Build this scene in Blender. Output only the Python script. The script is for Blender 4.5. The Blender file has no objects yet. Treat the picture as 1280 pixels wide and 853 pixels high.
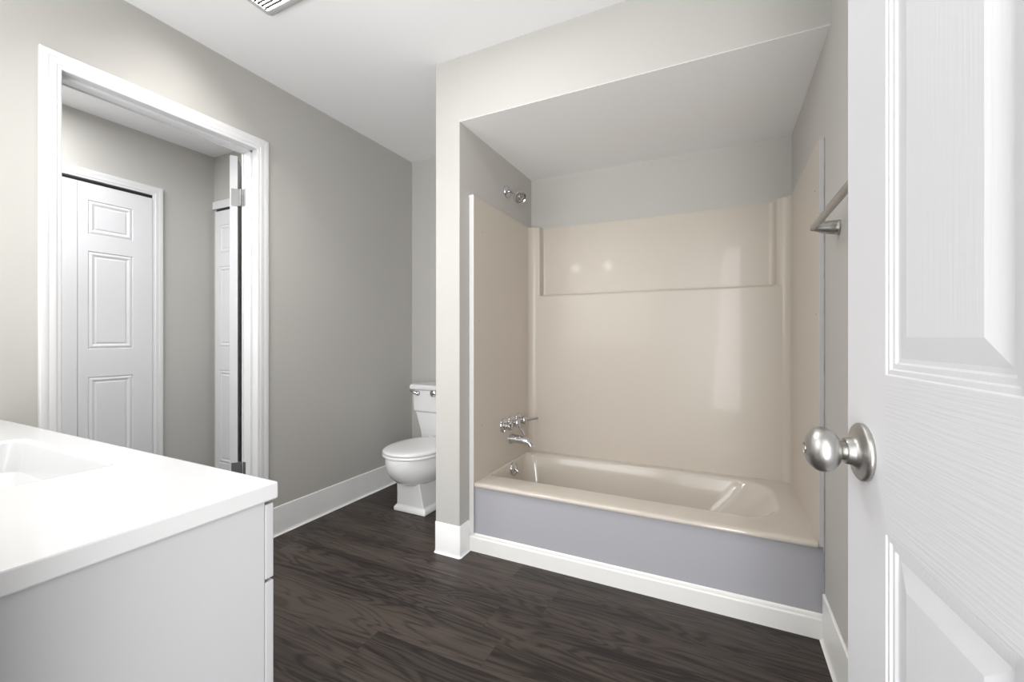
import bpy, bmesh, math, random
from mathutils import Vector, Matrix
random.seed(7)
C = bpy.context.scene.collection
sc = bpy.context.scene
PI = math.pi

# ------------------------------------------------------------------ camera
cd = bpy.data.cameras.new('camera'); cam = bpy.data.objects.new('camera', cd); C.objects.link(cam)
cd.sensor_width = 36.0; cd.lens = 36 * 535.81 / 1280
cd.shift_y = -(426.5 - 421.74) / 1280
cd.clip_start = 0.02
cam.location = (0, 0, 1.0761)
cam.rotation_euler = (PI / 2, 0, math.radians(26.05))
sc.camera = cam

# ------------------------------------------------------------------ world, light, exposure
w = bpy.data.worlds.new('world'); sc.world = w; w.use_nodes = True
w.node_tree.nodes['Background'].inputs[0].default_value = (0.95, 0.97, 1.0, 1)
w.node_tree.nodes['Background'].inputs[1].default_value = 1.0
sc.view_settings.view_transform = 'Standard'
sc.view_settings.look = 'None'
sc.view_settings.exposure = -0.08
sc.view_settings.gamma = 1.0
sc.view_settings.use_curve_mapping = False


def area(name, loc, rot, sx, sy, watts, col=(1, 1, 1), spread=PI):
    l = bpy.data.lights.new(name, 'AREA'); l.shape = 'RECTANGLE'
    l.size = sx; l.size_y = sy; l.energy = watts; l.color = col; l.spread = spread
    o = bpy.data.objects.new(name, l); C.objects.link(o)
    o.location = loc; o.rotation_euler = rot
    return o


def globe(name, loc, rad, watts, col):
    l = bpy.data.lights.new(name, 'POINT'); l.shadow_soft_size = rad; l.energy = watts; l.color = col
    o = bpy.data.objects.new(name, l); C.objects.link(o); o.location = loc


WARM = (0.99, 0.995, 1.0)
for gx in (-1.62, -1.22):                          # globes of the vanity light on the entrance wall, beside the camera
    globe('vanity_globe_light', (gx, 0.14, 1.93), 0.05, 4.0, WARM)
area('vanity_fill_light', (-1.40, 0.03, 1.55), (math.radians(95), 0, 0), 1.4, 1.1, 18, WARM)  # added soft fill panel above the vanity
area('doorway_fill_light', (-0.15, -0.75, 1.05), (math.radians(90), 0, 0), 1.3, 2.0, 9, WARM)       # added fill panel outside the entrance, behind the camera
area('doorway_side_fill_light', (0.15, -0.7, 1.2), (math.radians(95), 0, math.radians(40)), 0.5, 2.0, 45, WARM)  # second added fill panel, turned towards the left wall to brighten it
area('ceiling_lamp_light', (-0.85, 1.12, 2.42), (0, 0, 0), 0.35, 0.35, 5, WARM)
area('hall_fill_light', (-2.95, 0.55, 2.41), (0, 0, 0), 0.7, 0.7, 35, WARM)  # unseen ceiling light, added to brighten the hall

# ------------------------------------------------------------------ key dimensions (metres)
H = 2.44
XL, XR = -2.171, 0.328            # left and right walls
YE = 0.0                          # entrance wall face
YB = 2.664                        # toilet back wall
XP0, XP1, YT = -1.286, -1.145, 1.7607   # partition beside the tub
YTB, ZS = 2.636, 2.125            # alcove back wall and its lowered ceiling
WT = 0.115
XF = -3.46                        # hall far wall
YP = 1.93                         # hall end wall
DY0, DY1, DZ = 0.684, 1.418, 2.052      # doorway to the hall

# ------------------------------------------------------------------ materials


def mat(name, col, rough=0.5, metal=0.0, spec=0.5, bump=0.0, bscale=60.0, bstretch=(1, 1, 1), coat=0.0, var=0.0, vscale=3.0, coatrough=0.05):
    m = bpy.data.materials.new(name); m.use_nodes = True
    nt = m.node_tree; b = nt.nodes['Principled BSDF']
    b.inputs['Base Color'].default_value = (*col, 1)
    b.inputs['Roughness'].default_value = rough
    b.inputs['Metallic'].default_value = metal
    b.inputs['Specular IOR Level'].default_value = spec
    b.inputs['Coat Weight'].default_value = coat
    b.inputs['Coat Roughness'].default_value = coatrough
    tc = nt.nodes.new('ShaderNodeTexCoord')
    if bump > 0:
        mp = nt.nodes.new('ShaderNodeMapping'); mp.inputs['Scale'].default_value = bstretch
        n = nt.nodes.new('ShaderNodeTexNoise'); n.inputs['Scale'].default_value = bscale; n.inputs['Detail'].default_value = 4
        bp = nt.nodes.new('ShaderNodeBump'); bp.inputs['Strength'].default_value = bump; bp.inputs['Distance'].default_value = 0.002
        nt.links.new(tc.outputs['Object'], mp.inputs['Vector']); nt.links.new(mp.outputs[0], n.inputs['Vector'])
        nt.links.new(n.outputs['Fac'], bp.inputs['Height']); nt.links.new(bp.outputs[0], b.inputs['Normal'])
    if var > 0:
        n2 = nt.nodes.new('ShaderNodeTexNoise'); n2.inputs['Scale'].default_value = vscale; n2.inputs['Detail'].default_value = 5
        mx = nt.nodes.new('ShaderNodeMix'); mx.data_type = 'RGBA'
        mx.inputs[6].default_value = (*[c * (1 - var) for c in col], 1)
        mx.inputs[7].default_value = (*[min(1, c * (1 + var)) for c in col], 1)
        nt.links.new(tc.outputs['Object'], n2.inputs['Vector']); nt.links.new(n2.outputs['Fac'], mx.inputs[0])
        nt.links.new(mx.outputs[2], b.inputs['Base Color'])
    return m


WALL = mat('greige_wall_paint', (0.515, 0.503, 0.475), 0.62, bump=0.12, bscale=220, var=0.012, spec=0.3)
CEIL = mat('white_ceiling_paint', (0.91, 0.91, 0.915), 0.85, bump=0.10, bscale=160, spec=0.2)
TRIM = mat('white_trim_paint', (0.74, 0.74, 0.747), 0.35, var=0.01)
DOORW = mat('white_door_paint', (0.72, 0.72, 0.735), 0.38, bump=0.06, bscale=90)
GRAINV = mat('white_embossed_grain_upright', (0.63, 0.63, 0.645), 0.42, bump=0.10, bscale=20, bstretch=(16, 16, 0.5))
GRAINH = mat('white_embossed_grain_level', (0.63, 0.63, 0.645), 0.42, bump=0.30, bscale=20, bstretch=(0.5, 0.5, 16))
COVE = mat('scuffed_white_vinyl_base', (0.90, 0.90, 0.895), 0.40, var=0.05, vscale=6)
BASEW = mat('cream_white_painted_base', (0.86, 0.85, 0.82), 0.35, var=0.015)
TUB = mat('almond_fibreglass', (0.56, 0.505, 0.44), 0.34, spec=0.5, coat=0.12, coatrough=0.06, bump=0.05, bscale=4)
TUBRIM = mat('almond_tub_enamel', (0.58, 0.53, 0.465), 0.14, spec=0.5, coat=0.35, coatrough=0.04)
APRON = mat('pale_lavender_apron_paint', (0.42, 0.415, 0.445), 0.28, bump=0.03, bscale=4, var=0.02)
FLANGE = mat('pale_flange', (0.68, 0.675, 0.66), 0.3)
PORC = mat('white_porcelain', (0.80, 0.80, 0.80), 0.10, coat=0.5)
SEATM = mat('white_seat_plastic', (0.78, 0.78, 0.78), 0.16)
COUNTER = mat('white_cultured_marble', (0.67, 0.67, 0.67), 0.12, coat=0.2)
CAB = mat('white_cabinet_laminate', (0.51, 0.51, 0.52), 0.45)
CHROME = mat('polished_chrome', (0.62, 0.62, 0.64), 0.10, metal=1.0)
NICKEL = mat('brushed_nickel', (0.47, 0.46, 0.44), 0.36, metal=1.0)
HINGE = mat('satin_steel', (0.28, 0.28, 0.28), 0.42, metal=0.8)
GAP_SHADE = mat('painted_gap_shade', (0.03, 0.03, 0.03), 0.8)  # near-black colour standing in for shade in the closet gaps
GREYP = mat('grey_vent_plastic', (0.60, 0.60, 0.60), 0.5)
FLANGE_DIM = mat('pale_flange_dim', (0.54, 0.53, 0.545), 0.3)  # same flange as the left one, with its dimmer light put into the colour
SLAT = mat('dark_grey_slat', (0.008, 0.008, 0.008), 0.9, spec=0.0)
CAULK = mat('stained_caulk', (0.42, 0.40, 0.40), 0.6, var=0.5, vscale=25)
SCREW = mat('screw_head', (0.25, 0.22, 0.20), 0.4, metal=0.6)


def lens_mat():
    m = bpy.data.materials.new('lit_lens'); m.use_nodes = True
    b = m.node_tree.nodes['Principled BSDF']
    b.inputs['Base Color'].default_value = (0.9, 0.9, 0.9, 1)
    b.inputs['Emission Color'].default_value = (1, 0.98, 0.95, 1)
    b.inputs['Emission Strength'].default_value = 105.0
    return m


LENS = lens_mat()


def floor_mat():
    m = bpy.data.materials.new('dark_walnut_plank'); m.use_nodes = True
    nt = m.node_tree; N = nt.nodes; L = nt.links; b = N['Principled BSDF']

    def math_(op, a, c=None, v=None):
        n = N.new('ShaderNodeMath'); n.operation = op
        for i, s in enumerate((a, c)):
            if s is None: continue
            if isinstance(s, (int, float)): n.inputs[i].default_value = s
            else: L.new(s, n.inputs[i])
        return n.outputs[0]
    tc = N.new('ShaderNodeTexCoord'); sp = N.new('ShaderNodeSeparateXYZ'); L.new(tc.outputs['Object'], sp.inputs[0])
    x, y = sp.outputs[0], sp.outputs[1]
    PW, PL = 0.18, 1.22
    rowf = math_('DIVIDE', math_('ADD', y, 0.065), PW); row = math_('FLOOR', rowf)
    wn = N.new('ShaderNodeTexWhiteNoise'); wn.noise_dimensions = '1D'; L.new(row, wn.inputs['W'])
    xs = math_('DIVIDE', math_('ADD', x, math_('MULTIPLY', wn.outputs['Value'], PL)), PL); col = math_('FLOOR', xs)
    cb = N.new('ShaderNodeCombineXYZ'); L.new(row, cb.inputs[0]); L.new(col, cb.inputs[1])
    wn2 = N.new('ShaderNodeTexWhiteNoise'); wn2.noise_dimensions = '2D'; L.new(cb.outputs[0], wn2.inputs['Vector'])
    rnd = wn2.outputs['Value']
    # grain coordinates, shifted per plank
    g = N.new('ShaderNodeCombineXYZ')
    L.new(math_('MULTIPLY', x, 0.85), g.inputs[0]); L.new(math_('MULTIPLY', y, 7.0), g.inputs[1])
    L.new(math_('MULTIPLY', rnd, 37.0), g.inputs[2])
    n1 = N.new('ShaderNodeTexNoise'); n1.inputs['Scale'].default_value = 1.6; n1.inputs['Detail'].default_value = 2.0; n1.inputs['Roughness'].default_value = 0.45; n1.inputs['Distortion'].default_value = 0.5
    L.new(g.outputs[0], n1.inputs['Vector'])
    rings = math_('SINE', math_('MULTIPLY', n1.outputs['Fac'], 80.0))
    rings = math_('POWER', math_('ADD', math_('MULTIPLY', rings, 0.5), 0.5), 2.2)
    g2 = N.new('ShaderNodeCombineXYZ')
    L.new(math_('MULTIPLY', x, 1.6), g2.inputs[0]); L.new(math_('MULTIPLY', y, 120.0), g2.inputs[1]); L.new(math_('MULTIPLY', rnd, 11.0), g2.inputs[2])
    n2 = N.new('ShaderNodeTexNoise'); n2.inputs['Scale'].default_value = 1.0; n2.inputs['Detail'].default_value = 5.0; n2.inputs['Roughness'].default_value = 0.62
    L.new(g2.outputs[0], n2.inputs['Vector'])
    n3 = N.new('ShaderNodeTexNoise'); n3.inputs['Scale'].default_value = 1.0; n3.inputs['Detail'].default_value = 3.0
    L.new(g.outputs[0], n3.inputs['Vector'])
    # large dark streaks
    f = math_('MULTIPLY', rings, 0.42)
    f = math_('ADD', f, math_('MULTIPLY', math_('SUBTRACT', n2.outputs['Fac'], 0.5), 1.5))
    f = math_('ADD', f, math_('MULTIPLY', math_('SUBTRACT', n3.outputs['Fac'], 0.5), -1.5))
    f = math_('ADD', f, math_('MULTIPLY', math_('SUBTRACT', rnd, 0.5), 0.10))
    f = math_('ADD', f, 0.26)
    cr = N.new('ShaderNodeValToRGB'); L.new(f, cr.inputs[0])
    e = cr.color_ramp.elements
    e[0].position = 0.0; e[0].color = (0.0686, 0.053, 0.0437, 1)
    e[1].position = 1.0; e[1].color = (0.010, 0.0075, 0.0065, 1)
    k = e.new(0.38); k.color = (0.0429, 0.0328, 0.0269, 1)
    k = e.new(0.65); k.color = (0.0218, 0.0164, 0.014, 1)
    # seams
    fy = math_('FRACT', rowf); fx = math_('FRACT', xs)
    s1 = math_('LESS_THAN', fy, 0.007); s2 = math_('LESS_THAN', fx, 0.0012)
    seam = math_('MULTIPLY', math_('MAXIMUM', s1, s2), 0.55)
    mx = N.new('ShaderNodeMix'); mx.data_type = 'RGBA'
    L.new(seam, mx.inputs[0]); L.new(cr.outputs[0], mx.inputs[6]); mx.inputs[7].default_value = (0.02, 0.016, 0.014, 1)
    L.new(mx.outputs[2], b.inputs['Base Color'])
    b.inputs['Roughness'].default_value = 0.46
    b.inputs['Specular IOR Level'].default_value = 0.35
    bp = N.new('ShaderNodeBump'); bp.inputs['Strength'].default_value = 0.12; bp.inputs['Distance'].default_value = 0.002
    L.new(n2.outputs['Fac'], bp.inputs['Height']); L.new(bp.outputs[0], b.inputs['Normal'])
    return m


FLOOR = floor_mat()

# ------------------------------------------------------------------ mesh helpers


class MB:
    def __init__(self):
        self.bm = bmesh.new(); self.mi = 0

    def face(self, vs):
        try:
            f = self.bm.faces.new(vs); f.material_index = self.mi; return f
        except ValueError:
            return None

    def box(self, x0, x1, y0, y1, z0, z1):
        x0, x1 = min(x0, x1), max(x0, x1); y0, y1 = min(y0, y1), max(y0, y1); z0, z1 = min(z0, z1), max(z0, z1)
        v = [self.bm.verts.new((x, y, z)) for x in (x0, x1) for y in (y0, y1) for z in (z0, z1)]
        for q in ((0, 1, 3, 2), (4, 6, 7, 5), (0, 4, 5, 1), (2, 3, 7, 6), (0, 2, 6, 4), (1, 5, 7, 3)):
            self.face([v[i] for i in q])
        return self

    def loft(self, rings, cap0=True, cap1=True, closed=True):
        R = [[self.bm.verts.new(p) for p in r] for r in rings]
        n = len(R[0])
        for a, b in zip(R[:-1], R[1:]):
            for i in range(n if closed else n - 1):
                j = (i + 1) % n
                self.face((a[i], a[j], b[j], b[i]))
        if cap0: self.face(list(reversed(R[0])))
        if cap1: self.face(R[-1])
        return self

    def prism(self, poly, axis, a, b):
        def p(u, v, t):
            return {'x': (t, u, v), 'y': (u, t, v), 'z': (u, v, t)}[axis]
        return self.loft([[p(u, v, a) for u, v in poly], [p(u, v, b) for u, v in poly]])

    def lathe(self, prof, origin, axis, n=32, cap0=True, cap1=True):
        o = Vector(origin); ax = Vector(axis).normalized()
        t = Vector((0, 0, 1)) if abs(ax.z) < 0.9 else Vector((1, 0, 0))
        u = ax.cross(t).normalized(); v = ax.cross(u)
        rings = [[o + ax * h + (u * math.cos(2 * PI * i / n) + v * math.sin(2 * PI * i / n)) * max(r, 1e-5) for i in range(n)] for r, h in prof]
        return self.loft(rings, cap0, cap1)

    def tube(self, pts, rad, n=14, cap=True):
        pts = [Vector(p) for p in pts]
        rads = rad if isinstance(rad, (list, tuple)) else [rad] * len(pts)
        rings = []; u = None
        for i, p in enumerate(pts):
            d = (pts[min(i + 1, len(pts) - 1)] - pts[max(i - 1, 0)]).normalized()
            if u is None:
                t = Vector((0, 0, 1)) if abs(d.z) < 0.9 else Vector((1, 0, 0))
                u = d.cross(t).normalized()
            else:
                u = (u - d * u.dot(d)).normalized()
            v = d.cross(u)
            rings.append([p + (u * math.cos(2 * PI * k / n) + v * math.sin(2 * PI * k / n)) * rads[i] for k in range(n)])
        return self.loft(rings, cap, cap)

    def build(self, name, mats, parent=None, origin=None, bevel=0.0, segs=2, smooth=False, angle=35, kind=None, label=None, sub=0):
        bm = self.bm
        bmesh.ops.recalc_face_normals(bm, faces=bm.faces)
        off = Vector((0, 0, 0))
        if parent is not None:
            r = parent
            off = Vector(r.get('_o', (0, 0, 0)))
        elif origin is not None:
            off = Vector(origin)
        for v in bm.verts: v.co -= off
        me = bpy.data.meshes.new(name); bm.to_mesh(me); bm.free()
        if not isinstance(mats, (list, tuple)): mats = [mats]
        for m in mats: me.materials.append(m)
        o = bpy.data.objects.new(name, me); C.objects.link(o)
        if parent is not None:
            o.parent = parent; o['_o'] = tuple(off)
        elif origin is not None:
            o.location = origin
        if bevel > 0:
            md = o.modifiers.new('bevel', 'BEVEL'); md.width = bevel; md.segments = segs; md.limit_method = 'ANGLE'; md.angle_limit = math.radians(40)
            md.harden_normals = False
            smooth = True
        if sub:
            md = o.modifiers.new('sub', 'SUBSURF'); md.levels = sub; md.render_levels = sub; smooth = True
        if smooth:
            for p in me.polygons: p.use_smooth = True
            if not sub:
                md = o.modifiers.new('wn', 'WEIGHTED_NORMAL') if bevel > 0 else None
                bpy.context.view_layer.objects.active = o
                me.set_sharp_from_angle(angle=math.radians(angle))
        if kind: o['kind'] = kind
        if label: o['label'] = label
        return o


def thing(name, label, cat, loc=(0, 0, 0), rotz=0.0, group=None, local=False):
    o = bpy.data.objects.new(name, None); C.objects.link(o)
    o.location = loc; o.rotation_euler = (0, 0, rotz)
    o.empty_display_size = 0.1
    o['label'] = label; o['category'] = cat
    if group: o['group'] = group
    o['_o'] = (0.0, 0.0, 0.0) if local else tuple(loc)
    return o


def tag(o, label, cat, group=None):
    o['label'] = label; o['category'] = cat
    if group: o['group'] = group


def rrect(x0, x1, y0, y1, r, z, n=8):
    """rounded rectangle ring; r may be (r_left, r_right)"""
    rl, rr = r if isinstance(r, tuple) else (r, r)
    out = []
    for cx, cy, rad, a0 in ((x1 - rr, y1 - rr, rr, 0), (x0 + rl, y1 - rl, rl, 90), (x0 + rl, y0 + rl, rl, 180), (x1 - rr, y0 + rr, rr, 270)):
        for k in range(n + 1):
            a = math.radians(a0 + 90 * k / n)
            out.append((cx + rad * math.cos(a), cy + rad * math.sin(a), z))
    return out


def fillet(pts, r, n=6):
    """round the inner corners of an open polyline (2D); r list per vertex"""
    out = [pts[0]]
    for i in range(1, len(pts) - 1):
        p = Vector(pts[i]); a = (Vector(pts[i - 1]) - p); b = (Vector(pts[i + 1]) - p)
        rad = r[i] if isinstance(r, (list, tuple)) else r
        if rad <= 0: out.append(tuple(p)); continue
        a.normalize(); b.normalize()
        ang = a.angle(b); d = rad / math.tan(ang / 2)
        c = p + (a + b).normalized() * (rad / math.sin(ang / 2))
        s = p + a * d; e = p + b * d
        v0 = s - c; v1 = e - c
        tot = v0.angle(v1)
        sgn = 1 if v0.x * v1.y - v0.y * v1.x > 0 else -1
        for k in range(n + 1):
            t = sgn * tot * k / n
            out.append((c.x + v0.x * math.cos(t) - v0.y * math.sin(t), c.y + v0.x * math.sin(t) + v0.y * math.cos(t)))
    out.append(pts[-1])
    return out


def sweep_base(path, prof, closed=False):
    """profile (out, z) swept along a plan path; 'out' is to the right-hand side of travel"""
    rings = []
    n = len(path)
    for i in range(n):
        p = Vector(path[i])
        d0 = (p - Vector(path[i - 1])).normalized() if i > 0 else None
        d1 = (Vector(path[i + 1]) - p).normalized() if i < n - 1 else None
        if d0 is None: d0 = d1
        if d1 is None: d1 = d0
        n0 = Vector((d0.y, -d0.x)); n1 = Vector((d1.y, -d1.x))
        m = (n0 + n1).normalized(); k = 1 / max(0.3, m.dot(n0))
        rings.append([(p.x + m.x * o * k, p.y + m.y * o * k, z) for o, z in prof])
    mb = MB(); mb.loft(rings); return mb


# ------------------------------------------------------------------ the setting
X0, X1, Y0, Y1 = XF - 0.1, XR + 0.1, -1.6, YB + 0.1
MB().box(X0, X1, Y0, Y1, -0.06, 0).build('floor', FLOOR, kind='structure')
MB().box(X0, X1, Y0, Y1, H, H + 0.06).build('ceiling', CEIL, kind='structure')
m = MB()
m.box(XL - WT, XL, YE - WT, DY0 - 0.018, 0, H); m.box(XL - WT, XL, DY1 + 0.018, YB + 0.1, 0, H)
m.box(XL - WT, XL, DY0 - 0.018, DY1 + 0.018, DZ + 0.018, H)
m.build('wall_left', WALL, kind='structure')
MB().box(XR, XR + 0.1, YE, YB + 0.1, 0, H).build('wall_right', WALL, kind='structure')
MB().box(XL, XP0, YB, YB + 0.1, 0, H).build('wall_back', WALL, kind='structure')
MB().box(XP1, XR, YTB, YTB + 0.1, 0, H).build('wall_alcove', WALL, kind='structure')
MB().box(XP0, XP1, YT, YB + 0.1, 0, H).build('wall_partition', WALL, kind='structure', bevel=0.003)
MB().box(XP1, XR, YT, YT + 0.1, ZS + 0.002, H).build('wall_header', WALL, kind='structure')
MB().box(XP1, XR, YT + 0.0005, YTB, ZS, ZS + 0.05).build('ceiling_alcove', CEIL, kind='structure')
# entrance wall, behind the camera, with its open doorway
m = MB()
EX0, EX1 = -0.50, 0.232
m.box(XL, EX0, YE - WT, YE, 0, H); m.box(EX1, XR + 0.1, YE - WT, YE, 0, H); m.box(EX0, EX1, YE - WT, YE, 2.06, H)
m.build('wall_entrance', WALL, kind='structure')
# the hall beyond the left doorway
MB().box(XF - 0.1, XF, Y0, YP + 0.1, 0, H).build('wall_hall_far', WALL, kind='structure')
MB().box(XF, XL - WT, YP, YP + 0.1, 0, H).build('wall_hall_end', WALL, kind='structure')
MB().box(XF, XL - WT, -0.7, -0.6, 0, H).build('wall_hall_near', WALL, kind='structure')


# vinyl cove bases (square-topped with a rounded toe)
def cove(h, t=0.006, toe=0.016):
    pr = [(0, 0), (toe, 0), (toe * 0.97, 0.0025)]
    for k in range(1, 7):
        a = PI / 2 * k / 6
        pr.append((t + (toe - t) * (1 - math.sin(a)), 0.0025 + 0.018 * (1 - math.cos(a))))
    pr += [(t, h - 0.003), (t * 0.6, h), (0, h)]
    return pr


sweep_base([(XL, YB), (XL, 1.479)][::-1], cove(0.155)).build('baseboard_left', COVE, kind='structure', smooth=True)
sweep_base([(XL + 0.006, YB), (XP0, YB)], cove(0.155)).build('baseboard_back', COVE, kind='structure', smooth=True)
pp = fillet([(XP0, YB), (XP0, YT), (XP1, YT), (XP1, 1.846)], 0.004, 4)
sweep_base(pp, cove(0.155, 0.004, 0.010)).build('baseboard_partition', COVE, kind='structure', smooth=True)
sweep_base([(XR, 1.846), (XR, 0.03)], cove(0.168, 0.007, 0.016)).build('baseboard_right', BASEW, kind='structure', smooth=True)
sweep_base([(XF, -0.6), (XF, 0.55)], cove(0.14)).build('baseboard_hall', COVE, kind='structure', smooth=True)
# painted wooden base along the tub apron, with a moulded top
ap = [(0, 0), (0.012, 0), (0.012, 0.068), (0.0105, 0.071), (0.0075, 0.0735), (0.0075, 0.079), (0.006, 0.084), (0.002, 0.088), (0, 0.0885)]
YA = 1.8608
sweep_base([(XP1 + 0.0005, YA), (XR - 0.0005, YA)], ap).build('baseboard_tub', BASEW, kind='structure', smooth=True, angle=25)


# ---- doorway to the hall: jamb, stop and moulded casing
def casing_profile(wd=0.059):
    # (across from inner edge, projection)
    return [(0, 0), (0, 0.008), (0.003, 0.010), (0.012, 0.011), (0.016, 0.0135), (0.026, 0.0145), (0.034, 0.0135), (0.040, 0.016), (0.050, 0.017), (wd - 0.003, 0.016), (wd, 0.013), (wd, 0)]


def door_casing(name, y0, y1, z1, xface, nrm, mat_, zbot=0.0, axis='y', legs=(True, True), kind='structure', parent=None, prof=None, wd=0.059):
    """casing around an opening y0..y1, height z1, on plane x=xface (axis y) or y=xface (axis x)"""
    prof = prof or casing_profile(wd)
    m = MB()

    def P(a, z, pj):
        return (xface + nrm * pj, a, z) if axis == 'y' else (a, xface + nrm * pj, z)
    cols = []
    if legs[0]: cols.append([P(y0 - o, zbot, pj) for o, pj in prof])
    cols.append([P(y0 - o if legs[0] else y0, z1 + o, pj) for o, pj in prof])
    cols.append([P(y1 + o if legs[1] else y1, z1 + o, pj) for o, pj in prof])
    if legs[1]: cols.append([P(y1 + o, zbot, pj) for o, pj in prof])
    m.loft(cols)
    return m.build(name, mat_, kind=kind, smooth=True, angle=20, parent=parent)


door_casing('trim_1', DY0, DY1, DZ, XL, 1, TRIM)
door_casing('trim_2', DY0, DY1, DZ, XL - WT, -1, TRIM)
# jamb boards + stop
m = MB()
m.box(XL - WT, XL, DY0 - 0.018, DY0 - 0.004, 0, DZ + 0.004); m.box(XL - WT, XL, DY1 + 0.004, DY1 + 0.018, 0, DZ + 0.004)
m.box(XL - WT, XL, DY0 - 0.018, DY1 + 0.018, DZ + 0.004, DZ + 0.018)
sx0, sx1 = XL - 0.078, XL - 0.042
m.box(sx0, sx1, DY0 - 0.006, DY0 + 0.008, 0, DZ + 0.004); m.box(sx0, sx1, DY1 - 0.008, DY1 + 0.006, 0, DZ + 0.004); m.box(sx0, sx1, DY0 - 0.006, DY1 + 0.006, DZ - 0.008, DZ + 0.006)
m.build('trim_3', TRIM, kind='structure', bevel=0.0015)
# entrance doorway casing (camera side)
door_casing('trim_4', EX0, EX1, 2.06, YE, 1, TRIM, axis='x', legs=(True, True), wd=0.055)


# ------------------------------------------------------------------ panelled doors
def panel_face(mb, W, Ht, yf, sgn, panels_x, panels_z, rings, grain=False):
    """one moulded face on plane y=yf, outward normal sgn*y; local x 0..W, z 0..Ht"""
    xs = sorted({0, W, *[a for p in panels_x for a in p]}); zs = sorted({0, Ht, *[a for p in panels_z for a in p]})
    cache = {}

    def V(x, z, d=0.0):
        k = (round(x, 5), round(z, 5), round(d, 5))
        if k not in cache: cache[k] = mb.bm.verts.new((x, yf - sgn * d, z))
        return cache[k]
    for x0, x1 in zip(xs[:-1], xs[1:]):
        for z0, z1 in zip(zs[:-1], zs[1:]):
            incol = (x0, x1) in panels_x; inrow = (z0, z1) in panels_z
            stile = x0 == 0 or x1 == W
            mb.mi = (0 if (stile or inrow) else 1) if grain else 0
            if incol and inrow:
                mb.mi = 0
                prev = None
                for ins, dep in rings:
                    r = [V(x0 + ins, z0 + ins, dep), V(x1 - ins, z0 + ins, dep), V(x1 - ins, z1 - ins, dep), V(x0 + ins, z1 - ins, dep)]
                    if prev:
                        for i in range(4):
                            j = (i + 1) % 4; mb.face((prev[i], prev[j], r[j], r[i]))
                    prev = r
                mb.face(prev)
            else:
                mb.face((V(x0, z0), V(x1, z0), V(x1, z1), V(x0, z1)))
    mb.mi = 0
    # outline for the edges
    per = [(x, 0) for x in xs] + [(W, z) for z in zs[1:]] + [(x, Ht) for x in reversed(xs[:-1])] + [(0, z) for z in reversed(zs[1:-1])]
    return [V(x, z) for x, z in per]


def panel_slab(W, Ht, T, panels_x, panels_z, rings, grain=False):
    mb = MB()
    a = panel_face(mb, W, Ht, 0.0, -1, panels_x, panels_z, rings, grain)
    b = panel_face(mb, W, Ht, T, 1, panels_x, panels_z, rings, grain)
    n = len(a)
    for i in range(n):
        j = (i + 1) % n; mb.face((a[i], a[j], b[j], b[i]))
    return mb


RINGS = [(0, 0), (0.0015, 0.0014), (0.0062, 0.0014), (0.0078, 0.0034), (0.0130, 0.0034), (0.0150, 0.0058), (0.0195, 0.0058), (0.042, 0.0010)]
PZ = [(0.20, 0.849), (1.026, 1.63), (1.735, 1.93)]

# near door at right (free edge away from the camera, hinged beside the entrance)
W = 0.711
# local x from the free edge to the hinge; face y=0 is the camera side
tdir = Vector((0.1045, -0.9945, 0)); rotz = math.atan2(tdir.y, tdir.x)
E0 = Vector((0.153, 0.717, 0.008))
nd = thing('entry_door', 'white six-panel door standing open at the right edge, with round nickel knob', 'door', E0, rotz, local=True)
# local +y must point away from camera: local y = rot90(tdir) = (0.9945,0.1045)
mb = panel_slab(W, 2.03, 0.035, [(0.106, 0.305), (0.406, 0.605)], PZ, RINGS, grain=True)
dl = mb.build('door_slab', [GRAINV, GRAINH], nd, smooth=True, angle=8)
kx, kz = 0.050, 0.926
ks = MB().lathe([(0.0345, 0.0), (0.0355, 0.0015), (0.0355, 0.0045), (0.034, 0.0062), (0.0310, 0.0072), (0.0240, 0.0085), (0.0190, 0.0105), (0.0168, 0.0135), (0.0160, 0.0195), (0.0150, 0.0205)], (kx, 0, kz), (0, -1, 0), 48).build('rosette', NICKEL, nd, smooth=True, angle=50)
prof = [(0.0115, 0.0195), (0.0115, 0.0245)]
for k in range(0, 19):
    t = PI * (0.13 + 0.80 * k / 18)
    prof.append((0.0282 * math.sin(t) ** 0.86, 0.0435 - 0.0195 * math.cos(t)))
prof.append((0.0065, 0.0631)); prof.append((0.0060, 0.0622)); prof.append((0.0001, 0.0622))
kb = MB().lathe(prof, (kx, 0, kz), (0, -1, 0), 48).build('knob', NICKEL, nd, smooth=True, angle=60)
MB().lathe([(0.0052, 0.062), (0.0050, 0.0632), (0.0028, 0.0636), (0.0001, 0.0636)], (kx, 0, kz), (0, -1, 0), 24).build('push_button', CHROME, kb, smooth=True, angle=50)
MB().box(0.0, -0.0012, 0.005, 0.030, kz - 0.028, kz + 0.028).build('latch_plate', NICKEL, nd)
hz = (0.22, 1.02, 1.80)
for z in hz:
    h = MB(); h.tube([(W + 0.004, -0.005, z - 0.045), (W + 0.004, -0.005, z + 0.045)], 0.006); h.box(W - 0.0, W + 0.002, -0.004, 0.03, z - 0.045, z + 0.045)
    h.build('hinge', HINGE, nd, smooth=True)

# hall door: only its hinge edge shows past the jamb
HP = Vector((XL - WT - 0.006, DY1 - 0.006, 0.008))
a = math.radians(142)
hd = thing('hall_door', 'white panelled door opened into the hall, seen edge-on beside the left doorway jamb', 'door', HP, a, local=True)
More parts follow.
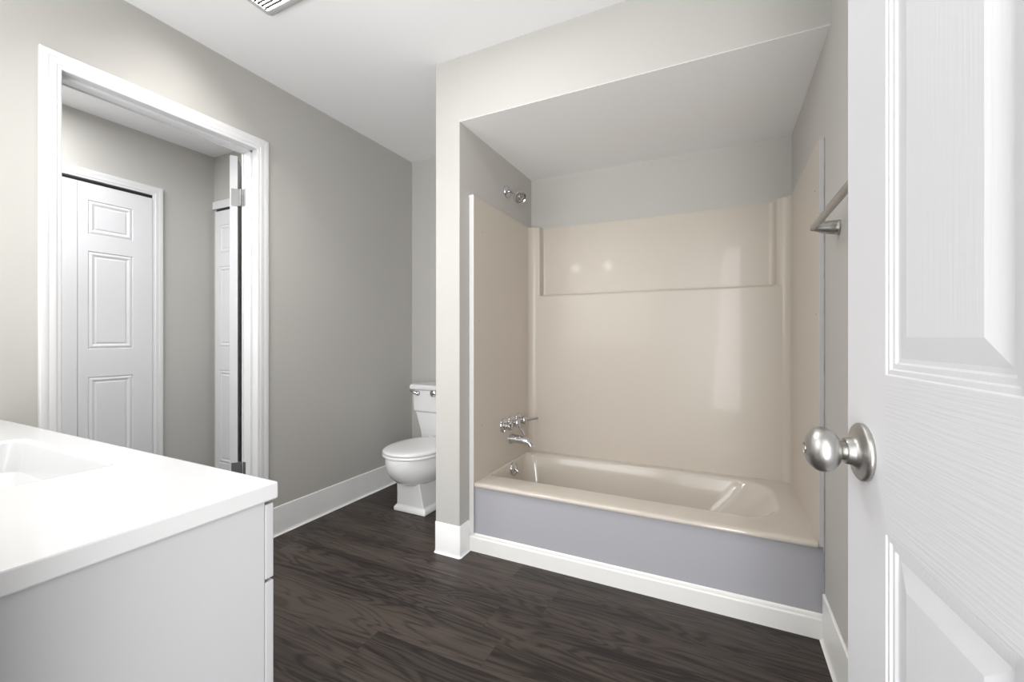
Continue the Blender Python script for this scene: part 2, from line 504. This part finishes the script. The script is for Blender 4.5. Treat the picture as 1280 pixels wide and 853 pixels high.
# local x runs away from hinge; slab offset behind the pin
WH = 0.70
mb = panel_slab(WH, 2.03, 0.035, [(0.10, 0.30), (0.40, 0.60)], PZ, RINGS, grain=True)
for v in mb.bm.verts: v.co += Vector((0.010, 0.016, 0))
mb.build('door_slab', [GRAINV, GRAINH], hd, smooth=True, angle=8)
for z in (0.36, 1.81):
    h = MB()
    h.tube([(0, 0, z - 0.045), (0, 0, z + 0.045)], 0.0055, 12)
    h.box(0.006, 0.0098, 0.002, 0.044, z - 0.045, z + 0.045)
    hg = h.build('hinge', HINGE, hd, bevel=0.001)
    # jamb leaf of the same hinge, given in door coordinates
    j = MB()
    q0 = Vector((XL - WT + 0.001, DY1 + 0.001, 0)); q1 = Vector((XL - WT + 0.030, DY1 + 0.001, 0))
    R = Matrix.Rotation(-a, 4, 'Z')
    c = []
    for q in (q0, q1, q1 + Vector((0, 0.0025, 0)), q0 + Vector((0, 0.0025, 0))):
        l = R @ (Vector((q.x, q.y, 0)) - Vector((HP.x, HP.y, 0))); c.append((l.x, l.y))
    j.prism(c, 'z', z - 0.045, z + 0.045).build('hinge_leaf', HINGE, hg)

# closet bifold doors on the hall far wall
CY0, CY1, CZ = 0.781, 1.535, 2.035
CR = [(0, 0), (0.003, 0.006), (0.012, 0.009), (0.018, 0.010), (0.040, 0.002)]
door_casing('trim_5', CY0, CY1, CZ, XF, 1, TRIM)
MB().box(XF, XF + 0.0015, CY0, CY1, 0, CZ).build('closet_back_shade', GAP_SHADE, kind='structure')  # dark sheet painted as the shade behind the bifold leaves
PZC = [(0.14, 0.833), (1.005, 1.60), (1.704, 1.910)]
for k, (y0, flip) in enumerate(((1.159, 0), (0.783, 1))):
    g = thing('closet_door_leaf', ['white bifold closet leaf nearest the casing on the hall wall, with three raised panels',
                                  'white bifold closet leaf mostly hidden by the doorway casing, left of the fully seen leaf'][k], 'closet door', (XF + 0.012, y0, 0.012), PI / 2, local=True, group='bifold closet leaves')
    px = [(0.046, 0.267)] if not flip else [(0.08, 0.300)]
    # local y=0 face points to -y local -> world +x after 90 degree turn
    mb = panel_slab(0.3735, 2.000, 0.010, px, [(a_ - 0.012, b_ - 0.012) for a_, b_ in PZC], CR)
    for v in mb.bm.verts: v.co.y -= 0.0
    mb.build('leaf_panel', DOORW, g, smooth=True, angle=8)
MB().box(XF + 0.0025, XF + 0.010, CY0 + 0.002, CY1 - 0.002, CZ - 0.010, CZ - 0.003).build('closet_top_shade', GAP_SHADE, kind='structure')  # dark strip painted as the shade in the gap over the leaves

# second closet on the hall end wall
cp = [(0, 0), (0, 0.010), (0.045, 0.014), (0.056, 0.014), (0.056, 0)]
door_casing('trim_8', XF + 0.034, XF + 0.44, 2.04, YP, -1, TRIM, axis='x', legs=(False, True), prof=cp)
MB().box(XF + 0.002, XF + 0.034, YP - 0.014, YP, 2.04, 2.096).build('trim_9', TRIM, kind='structure', bevel=0.002)
MB().box(XF + 0.034, XF + 0.44, YP - 0.0015, YP, 0, 2.04).build('end_closet_shade', GAP_SHADE, kind='structure')  # dark sheet painted as closet shade behind the end-wall leaf
g = thing('closet_door_leaf', 'narrow sliver of white closet door on the hall end wall beside the edge-on door', 'closet door', (XF + 0.036, YP - 0.012, 0.012), 0, local=True, group='bifold closet leaves')
panel_slab(0.40, 2.006, 0.010, [(0.05, 0.35)], [(0.128, 0.82), (0.99, 1.59), (1.69, 1.90)], CR).build('leaf_panel', DOORW, g, smooth=True, angle=8)
# ------------------------------------------------------------------ bathtub
tub = thing('bathtub', 'built-in almond bathtub with pale lavender apron in the alcove', 'bathtub', ((XP1 + XR) / 2, 2.2, 0))
TX0, TX1, TY0, TY1, TZ = -1.117, 0.3125, 1.846, 2.60, 0.345
m = MB().box(XP1 + 0.001, XR - 0.0015, YA + 0.0005, YA + 0.014, 0, 0.331)
m.build('apron', APRON, tub, bevel=0.001)
# rim + basin: outer skirt, rounded front lip, deck, then the basin lofted downwards
NR = 20


def ring(x0, x1, y0, y1, r, z): return rrect(x0, x1, y0, y1, r, z, NR)


rs = [ring(TX0 + 0.010, TX1 - 0.004, TY0 + 0.016, TY1, 0.004, 0.322),
      ring(TX0 + 0.002, TX1 - 0.001, TY0 + 0.002, TY1, 0.006, 0.326),
      ring(TX0, TX1, TY0, TY1, 0.007, 0.333),
      ring(TX0, TX1, TY0 + 0.003, TY1, 0.008, 0.340),
      ring(TX0, TX1, TY0 + 0.010, TY1, 0.008, 0.344),
      ring(TX0 + 0.003, TX1 - 0.010, TY0 + 0.025, TY1, 0.010, 0.345),
      ring(TX0 + 0.004, 0.232, 1.990, 2.512, (0.03, 0.16), 0.344),
      ring(TX0 + 0.005, 0.222, 1.998, 2.506, (0.03, 0.16), 0.3425),
      ring(TX0 + 0.007, 0.212, 2.006, 2.500, (0.03, 0.16), 0.338),
      ring(TX0 + 0.010, 0.200, 2.012, 2.494, (0.06, 0.155), 0.326),
      ring(TX0 + 0.018, 0.150, 2.022, 2.480, (0.08, 0.15), 0.27),
      ring(TX0 + 0.034, 0.050, 2.040, 2.460, (0.09, 0.14), 0.16),
      ring(TX0 + 0.060, -0.040, 2.058, 2.440, (0.10, 0.13), 0.085),
      ring(TX0 + 0.085, -0.090, 2.085, 2.415, (0.09, 0.12), 0.060),
      ring(TX0 + 0.130, -0.150, 2.125, 2.375, (0.09, 0.10), 0.052)]
m = MB(); m.loft(rs, cap0=False, cap1=True)
basin = m.build('basin', TUBRIM, tub, smooth=True, angle=50)
# overflow plate with trip lever on the left end of the basin
oy, oz, ox = 2.273, 0.300, -1.1005
op = MB().lathe([(0.0385, -0.004), (0.0385, 0.003), (0.036, 0.006), (0.020, 0.010), (0.0001, 0.011)], (ox, oy, oz), (1, 0, 0.12), 32).build('overflow_plate', CHROME, tub, smooth=True, angle=40)
m = MB(); m.tube([(ox + 0.008, oy, oz), (ox + 0.020, oy, oz - 0.004), (ox + 0.034, oy + 0.006, oz - 0.022)], [0.005, 0.006, 0.0065]); m.build('trip_lever', CHROME, op, smooth=True)
MB().lathe([(0.034, 0), (0.034, 0.003), (0.028, 0.005), (0.0001, 0.0035)], (-0.90, 2.25, 0.052), (0, 0, 1), 32).build('drain', CHROME, tub, smooth=True)

# ------------------------------------------------------------------ surround
sur = thing('tub_surround', 'glossy almond moulded wall surround with a ledge, above the tub', 'tub surround', ((XP1 + XR) / 2, 2.6, 0.345))
ZL, ZTOP = 1.345, 1.785
SX0, SX1 = -1.117, 0.3125
YC, YU = 2.556, 2.622     # column / lower face and recessed upper face
CX0, CX1 = -1.052, 0.250
yf = 1.8485
back = [(XR - 0.001, yf), (XR - 0.001, YTB - 0.0008), (XP1 + 0.001, YTB - 0.0008), (XP1 + 0.001, yf)]


def plan(pts, rr): return fillet(pts, rr, 8)


up = plan([(SX0, yf), (SX0, YC), (CX0, YC), (CX0, YU), (CX1, YU), (CX1, YC), (SX1, YC), (SX1, yf)], [0, 0.045, 0.010, 0.012, 0.030, 0.035, 0.045, 0])
m = MB(); m.prism(up + back, 'z', TZ - 0.010, ZTOP); m.build('wall_panel', TUB, sur, smooth=True, angle=40, bevel=0.003, segs=3)
yl = YC - 0.0012
lp = [(YU - 0.001, TZ - 0.012), (yl, TZ - 0.012)] + [(yl + 0.014 * (1 - math.cos(t)), ZL - 0.014 + 0.014 * math.sin(t)) for t in [PI / 2 * k / 8 for k in range(9)]] + [(YU - 0.001, ZL)]
m = MB(); m.prism(lp, 'x', CX0 - 0.011, CX1 + 0.037)
m.build('ledge_panel', TUB, sur, bevel=0.001, segs=2)
m = MB(); m.prism([(XP1 + 0.0012, yf - 0.003), (SX0 + 0.001, yf - 0.003), (SX0 + 0.001, yf), (XP1 + 0.0012, yf)], 'z', 0.0885, ZTOP + 0.008)
m.build('flange', FLANGE, sur, bevel=0.0008, label='pale vertical flange at the left front edge')
m = MB(); m.prism([(SX1 - 0.0005, yf - 0.003), (XR - 0.0012, yf - 0.003), (XR - 0.0012, yf), (SX1 - 0.0005, yf)], 'z', 0.332, ZTOP)
m.build('flange', FLANGE_DIM, sur, bevel=0.0008, label='pale vertical flange at the right front edge')
for (sx, sg) in ((SX0, 1), (SX1, -1)):
    for (y, z) in ((1.93, 1.62), (1.93, 0.62), (1.90, 1.16)):
        MB().lathe([(0.0028, -0.001), (0.0028, 0.0008), (0.0012, 0.0014)], (sx, y, z), (sg, 0, 0), 12).build('screw', SCREW, sur)
m = MB(); pts = []
m.tube([(XR - 0.0025, yf - 0.004, 0.10 + 0.06 * k) for k in range(29)], [0.0015 + 0.0012 * random.random() for k in range(29)], 6)
m.build('caulk', CAULK, sur, smooth=True)
m = MB(); m.tube([(XP1 + 0.0022, yf - 0.004, 0.10 + 0.06 * k) for k in range(29)], [0.0012 + 0.0008 * random.random() for k in range(29)], 6)
m.build('caulk', CAULK, sur, smooth=True)

# ------------------------------------------------------------------ tub faucet: three lever handles
fx = SX0
fz = 0.573
fau = thing('tub_faucet', 'chrome three-handle tub faucet on the left side of the surround', 'faucet', (fx, 2.27, fz))
levers = [((0.4, -0.75, 0.5), 0.045), ((0.55, 0.25, -0.95), 0.075), ((0.72, 0.75, 0.08), 0.085)]
for y, (dv, ln) in zip((2.170, 2.270, 2.370), levers):
    h = MB().lathe([(0.018, 0.010), (0.0165, 0.026), (0.022, 0.031), (0.024, 0.044), (0.021, 0.053), (0.012, 0.059), (0.0001, 0.060)], (fx, y, fz), (1, 0, 0), 24).build('handle', CHROME, fau, smooth=True, angle=40)
    MB().lathe([(0.040, -0.001), (0.040, 0.005), (0.037, 0.009), (0.025, 0.013), (0.018, 0.017), (0.0001, 0.018)], (fx, y, fz), (1, 0, 0), 32).build('escutcheon', CHROME, h, smooth=True, angle=40)
    d = Vector(dv).normalized(); p0 = Vector((fx + 0.044, y, fz))
    MB().tube([p0, p0 + d * 0.02, p0 + d * ln * 0.7, p0 + d * ln, p0 + d * (ln + 0.004)], [0.010, 0.0095, 0.0082, 0.0090, 0.004], 14).build('lever', CHROME, h, smooth=True)
# spout
sp = thing('tub_spout', 'chrome tub spout projecting below the three faucet handles', 'spout', (fx, 2.272, 0.475))
rings = []
for x, zc, ry, rz in ((0.0, 0.478, 0.029, 0.029), (0.006, 0.478, 0.0295, 0.0295), (0.02, 0.479, 0.027, 0.026), (0.05, 0.479, 0.025, 0.0235), (0.085, 0.475, 0.024, 0.021), (0.108, 0.468, 0.0235, 0.0205), (0.124, 0.458, 0.022, 0.019), (0.133, 0.447, 0.019, 0.016)):
    tilt = 0 if x < 0.09 else (x - 0.09) / 0.043 * 1.0
    rings.append([(fx + x + math.sin(tilt) * rz * math.sin(t), 2.272 + ry * math.cos(t), zc + rz * math.sin(t) * math.cos(tilt)) for t in [2 * PI * k / 24 for k in range(24)]])
m = MB(); m.loft(rings); m.build('spout_body', CHROME, sp, smooth=True, angle=50)
MB().lathe([(0.032, 0.0), (0.032, 0.004), (0.029, 0.006)], (fx, 2.272, 0.478), (1, 0, 0), 28).build('collar', CHROME, sp, smooth=True)

# shower head on the painted wall
sh = thing('shower_head', 'small chrome shower head on a short arm high on the alcove wall', 'shower head', (XP1, 2.267, 1.938))
MB().lathe([(0.037, 0.0), (0.037, 0.006), (0.033, 0.011), (0.018, 0.016), (0.010, 0.017)], (XP1, 2.267, 1.938), (1, 0, 0), 32).build('arm_flange', CHROME, sh, smooth=True, angle=40)
pe = Vector((XP1 + 0.075, 2.262, 1.905))
MB().tube([(XP1, 2.267, 1.938), (XP1 + 0.025, 2.267, 1.937), (XP1 + 0.045, 2.265, 1.928), pe], 0.0085, 14).build('arm', CHROME, sh, smooth=True)
ax = Vector((0.62, -0.55, -0.52)).normalized()
hd_ = MB().lathe([(0.010, -0.006), (0.014, 0.0), (0.014, 0.010), (0.011, 0.013), (0.017, 0.020), (0.030, 0.030), (0.036, 0.038), (0.037, 0.045), (0.034, 0.050), (0.030, 0.048), (0.027, 0.042), (0.023, 0.042), (0.020, 0.048), (0.014, 0.048), (0.011, 0.043), (0.007, 0.043), (0.006, 0.051), (0.0001, 0.052)], pe, ax, 32).build('spray_head', CHROME, sh, smooth=True, angle=35)

# ------------------------------------------------------------------ toilet
tc_x = -1.714
to = thing('toilet', 'white two-piece toilet with square flared pedestal in the nook', 'toilet', (tc_x, 2.36, 0))


def bowl_ring(z, hw, yf_, yb_, p=2.0, n=40):
    """egg plan: front at yf_, back at yb_, half width hw; p = superellipse power"""
    yc = (yf_ + yb_) / 2; b = (yb_ - yf_) / 2
    out = []
    for k in range(n):
        t = 2 * PI * k / n
        c, s = math.cos(t), math.sin(t)
        out.append((tc_x + hw * math.copysign(abs(c) ** (2 / p), c), yc + b * math.copysign(abs(s) ** (2 / p), s), z))
    return out


m = MB()
m.loft([bowl_ring(0.165, 0.070, 2.085, 2.50, 3), bowl_ring(0.178, 0.100, 2.045, 2.52, 2.6), bowl_ring(0.200, 0.132, 2.005, 2.53, 2.3), bowl_ring(0.235, 0.160, 1.965, 2.54, 2.2),
        bowl_ring(0.275, 0.177, 1.940, 2.545, 2.1), bowl_ring(0.315, 0.184, 1.930, 2.55, 2.1), bowl_ring(0.345, 0.185, 1.929, 2.55, 2.1), bowl_ring(0.357, 0.182, 1.932, 2.55, 2.1), bowl_ring(0.361, 0.176, 1.938, 2.548, 2.1)])
m.build('bowl', PORC, to, smooth=True, angle=60)


def sq(x0, x1, y0, y1, z): return [(x0, y0, z), (x1, y0, z), (x1, y1, z), (x0, y1, z)]


m = MB()
c = tc_x
m.loft([sq(c - 0.120, c + 0.120, 2.072, 2.57, 0), sq(c - 0.120, c + 0.120, 2.072, 2.57, 0.022), sq(c - 0.112, c + 0.112, 2.080, 2.565, 0.034), sq(c - 0.104, c + 0.104, 2.084, 2.56, 0.040),
        sq(c - 0.094, c + 0.094, 2.074, 2.555, 0.11), sq(c - 0.084, c + 0.084, 2.060, 2.55, 0.21)])
# recessed side panels: front and rear blocks stand proud
m.build('pedestal', PORC, to, bevel=0.006, segs=3)
# seat ring and lid
m = MB(); m.loft([bowl_ring(0.3615, 0.183, 1.930, 2.40, 2.15), bowl_ring(0.364, 0.188, 1.925, 2.402, 2.15), bowl_ring(0.374, 0.188, 1.925, 2.402, 2.15), bowl_ring(0.3765, 0.184, 1.929, 2.40, 2.15)])
seat = m.build('seat', SEATM, to, smooth=True, angle=60)
m = MB(); m.loft([bowl_ring(0.379, 0.183, 1.930, 2.40, 2.15), bowl_ring(0.3815, 0.187, 1.926, 2.402, 2.15), bowl_ring(0.390, 0.187, 1.926, 2.402, 2.15), bowl_ring(0.396, 0.180, 1.934, 2.398, 2.15), bowl_ring(0.399, 0.165, 1.95, 2.39, 2.15), bowl_ring(0.4005, 0.135, 1.985, 2.36, 2.1), bowl_ring(0.401, 0.08, 2.05, 2.30, 2.0)])
m.build('lid', SEATM, to, smooth=True, angle=60)
for s in (-1, 1):
    MB().tube([(c + s * 0.075 - 0.018, 2.405, 0.388), (c + s * 0.075 + 0.018, 2.405, 0.388)], 0.0115, 14).build('seat_hinge', SEATM, to, smooth=True)
# tank: narrow foot flaring to a stepped, wider body
m = MB()
m.loft([sq(c - 0.200, c + 0.200, 2.452, 2.650, 0.361), sq(c - 0.206, c + 0.206, 2.446, 2.652, 0.42), sq(c - 0.232, c + 0.232, 2.428, 2.654, 0.545), sq(c - 0.233, c + 0.233, 2.427, 2.654, 0.552),
        sq(c - 0.242, c + 0.242, 2.418, 2.655, 0.558), sq(c - 0.245, c + 0.245, 2.414, 2.655, 0.66), sq(c - 0.249, c + 0.249, 2.412, 2.655, 0.705)])
m.build('tank', PORC, to, bevel=0.007, segs=3)
m = MB()
m.loft([sq(c - 0.252, c + 0.252, 2.408, 2.656, 0.705), sq(c - 0.262, c + 0.262, 2.398, 2.659, 0.713), sq(c - 0.264, c + 0.264, 2.396, 2.660, 0.730), sq(c - 0.258, c + 0.258, 2.402, 2.658, 0.744), sq(c - 0.225, c + 0.225, 2.43, 2.65, 0.747)])
m.build('tank_lid', PORC, to, bevel=0.004, segs=3)
fl = MB(); lx, ly, lz = c - 0.198, 2.412, 0.683
fl.lathe([(0.017, 0), (0.017, 0.006), (0.013, 0.012), (0.008, 0.016), (0.0001, 0.017)], (lx, ly, lz), (0, -1, 0), 24)
fl.tube([(lx, ly - 0.013, lz), (lx - 0.012, ly - 0.020, lz + 0.005), (lx - 0.045, ly - 0.024, lz + 0.020), (lx - 0.050, ly - 0.024, lz + 0.022)], [0.010, 0.0115, 0.0105, 0.005], 14)
fl.build('flush_lever', CHROME, to, smooth=True, angle=50)
MB().lathe([(0.012, 0), (0.012, 0.008), (0.022, 0.010), (0.023, 0.016), (0.018, 0.021), (0.0001, 0.023)], (c - 0.062, ly, 0.690), (0, -1, 0), 28).build('tank_button', CHROME, to, smooth=True, angle=40)

# ------------------------------------------------------------------ vanity
VX1, VY1, VZ = -0.762, 0.541, 0.800
van = thing('vanity_cabinet', 'white flat-front vanity cabinet in the left foreground', 'vanity cabinet', ((XL + VX1) / 2, 0.27, 0))
PX = -0.770
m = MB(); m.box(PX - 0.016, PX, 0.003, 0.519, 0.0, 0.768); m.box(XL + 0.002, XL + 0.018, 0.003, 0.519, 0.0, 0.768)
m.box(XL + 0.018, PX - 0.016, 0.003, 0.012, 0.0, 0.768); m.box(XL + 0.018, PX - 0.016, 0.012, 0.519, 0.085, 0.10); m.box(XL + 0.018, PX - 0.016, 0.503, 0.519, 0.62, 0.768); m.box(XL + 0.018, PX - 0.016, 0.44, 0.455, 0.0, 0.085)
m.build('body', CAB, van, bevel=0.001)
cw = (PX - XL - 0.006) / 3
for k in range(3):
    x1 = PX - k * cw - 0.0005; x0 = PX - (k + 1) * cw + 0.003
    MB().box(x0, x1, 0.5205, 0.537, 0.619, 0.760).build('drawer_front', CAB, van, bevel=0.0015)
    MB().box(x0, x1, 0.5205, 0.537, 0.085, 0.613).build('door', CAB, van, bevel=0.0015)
# counter with moulded rectangular basin
ct = thing('countertop', 'white glossy countertop with moulded rectangular sink, on the vanity', 'countertop', ((XL + VX1) / 2, 0.27, 0.768))
x0, x1, y0, y1 = XL + 0.001, VX1, 0.001, VY1
bx0, bx1, by0, by1 = -1.713, -1.182, 0.125, 0.463
NN = 6


def oring(ins, z): return rrect(x0 + (0 if ins == 0 else 0.0) + ins * 0, x1 - ins, y0, y1 - ins, 0.0035, z, NN)


m = MB()
rs = [rrect(x0, x1 - 0.001, y0, y1 - 0.001, 0.003, 0.769, NN), rrect(x0, x1, y0, y1, 0.003, 0.771, NN), rrect(x0, x1, y0, y1, 0.003, 0.7975, NN), rrect(x0, x1 - 0.001, y0, y1 - 0.001, 0.003, 0.7995, NN), rrect(x0, x1 - 0.003, y0, y1 - 0.003, 0.003, 0.8, NN), rrect(x0, x1 - 0.005, y0, y1 - 0.005, 0.003, 0.8, NN), rrect(bx0 - 0.0085, bx1 + 0.0085, by0 - 0.0085, by1 + 0.0085, 0.037, 0.8, NN),
      rrect(bx0 - 0.006, bx1 + 0.006, by0 - 0.006, by1 + 0.006, 0.036, 0.8, NN), rrect(bx0, bx1, by0, by1, 0.032, 0.7985, NN), rrect(bx0 + 0.004, bx1 - 0.004, by0 + 0.004, by1 - 0.004, 0.03, 0.793, NN)]
rs += [rrect(bx0 + 0.020, bx1 - 0.020, by0 + 0.016, by1 - 0.016, 0.035, 0.72, NN), rrect(bx0 + 0.040, bx1 - 0.040, by0 + 0.036, by1 - 0.036, 0.04, 0.690, NN), rrect(bx0 + 0.08, bx1 - 0.08, by0 + 0.08, by1 - 0.08, 0.03, 0.682, NN)]
m.loft(rs, cap0=False, cap1=True)
m.build('counter_slab', COUNTER, ct, smooth=True, angle=18)
MB().lathe([(0.026, -0.001), (0.026, 0.002), (0.020, 0.0035), (0.0001, 0.002)], ((bx0 + bx1) / 2, 0.29, 0.682), (0, 0, 1), 28).build('drain', CHROME, ct, smooth=True)

# ------------------------------------------------------------------ towel bar on the right wall
tz, ty, tx = 1.417, 1.639, XR
tb = thing('towel_bar', 'brushed nickel towel bar on the right wall beside the open door', 'towel bar', (tx, ty, tz))
for y in (ty, ty - 0.61):
    MB().lathe([(0.0235, 0), (0.0245, 0.003), (0.0235, 0.006), (0.0215, 0.009), (0.0215, 0.014), (0.0205, 0.026), (0.0175, 0.042), (0.0140, 0.055), (0.0118, 0.064), (0.0105, 0.074), (0.0001, 0.077)], (tx, y, tz), (-1, 0, 0.09), 32).build('post', NICKEL, tb, smooth=True, angle=40)
MB().tube([(tx - 0.066, ty + 0.006, tz + 0.006), (tx - 0.066, ty - 0.616, tz + 0.006)], 0.0098, 20).build('bar', NICKEL, tb, smooth=True, angle=50)

# ------------------------------------------------------------------ ceiling fan light
fx0, fx1, fy0, fy1 = -1.712, -1.41, 0.875, 1.178
fan = thing('fan_light', 'grey square exhaust fan light with slatted grille on the ceiling', 'ceiling fan light', ((fx0 + fx1) / 2, (fy0 + fy1) / 2, H))
m = MB()
rs = [rrect(fx0, fx1, fy0, fy1, 0.018, H - 0.0005, 6), rrect(fx0, fx1, fy0, fy1, 0.018, H - 0.010, 6), rrect(fx0 + 0.012, fx1 - 0.012, fy0 + 0.012, fy1 - 0.012, 0.014, H - 0.020, 6),
      rrect(fx0 + 0.032, fx1 - 0.032, fy0 + 0.034, fy1 - 0.034, 0.004, H - 0.021, 6), rrect(fx0 + 0.034, fx1 - 0.034, fy0 + 0.036, fy1 - 0.036, 0.004, H - 0.008, 6)]
m.loft(rs, cap0=True, cap1=True); m.build('frame', GREYP, fan, smooth=True, angle=40)
MB().box(fx0 + 0.036, fx1 - 0.036, fy0 + 0.038, fy1 - 0.038, H - 0.0125, H - 0.0085).build('lens', LENS, fan)
ns = 15
for k in range(ns):
    y = fy0 + 0.045 + (fy1 - fy0 - 0.09) * k / (ns - 1)
    MB().box(fx0 + 0.034, fx1 - 0.034, y - 0.0022, y + 0.0022, H - 0.0205, H - 0.0130).build('slat', SLAT, fan)

for o in bpy.data.objects:
    if '_o' in o: del o['_o']
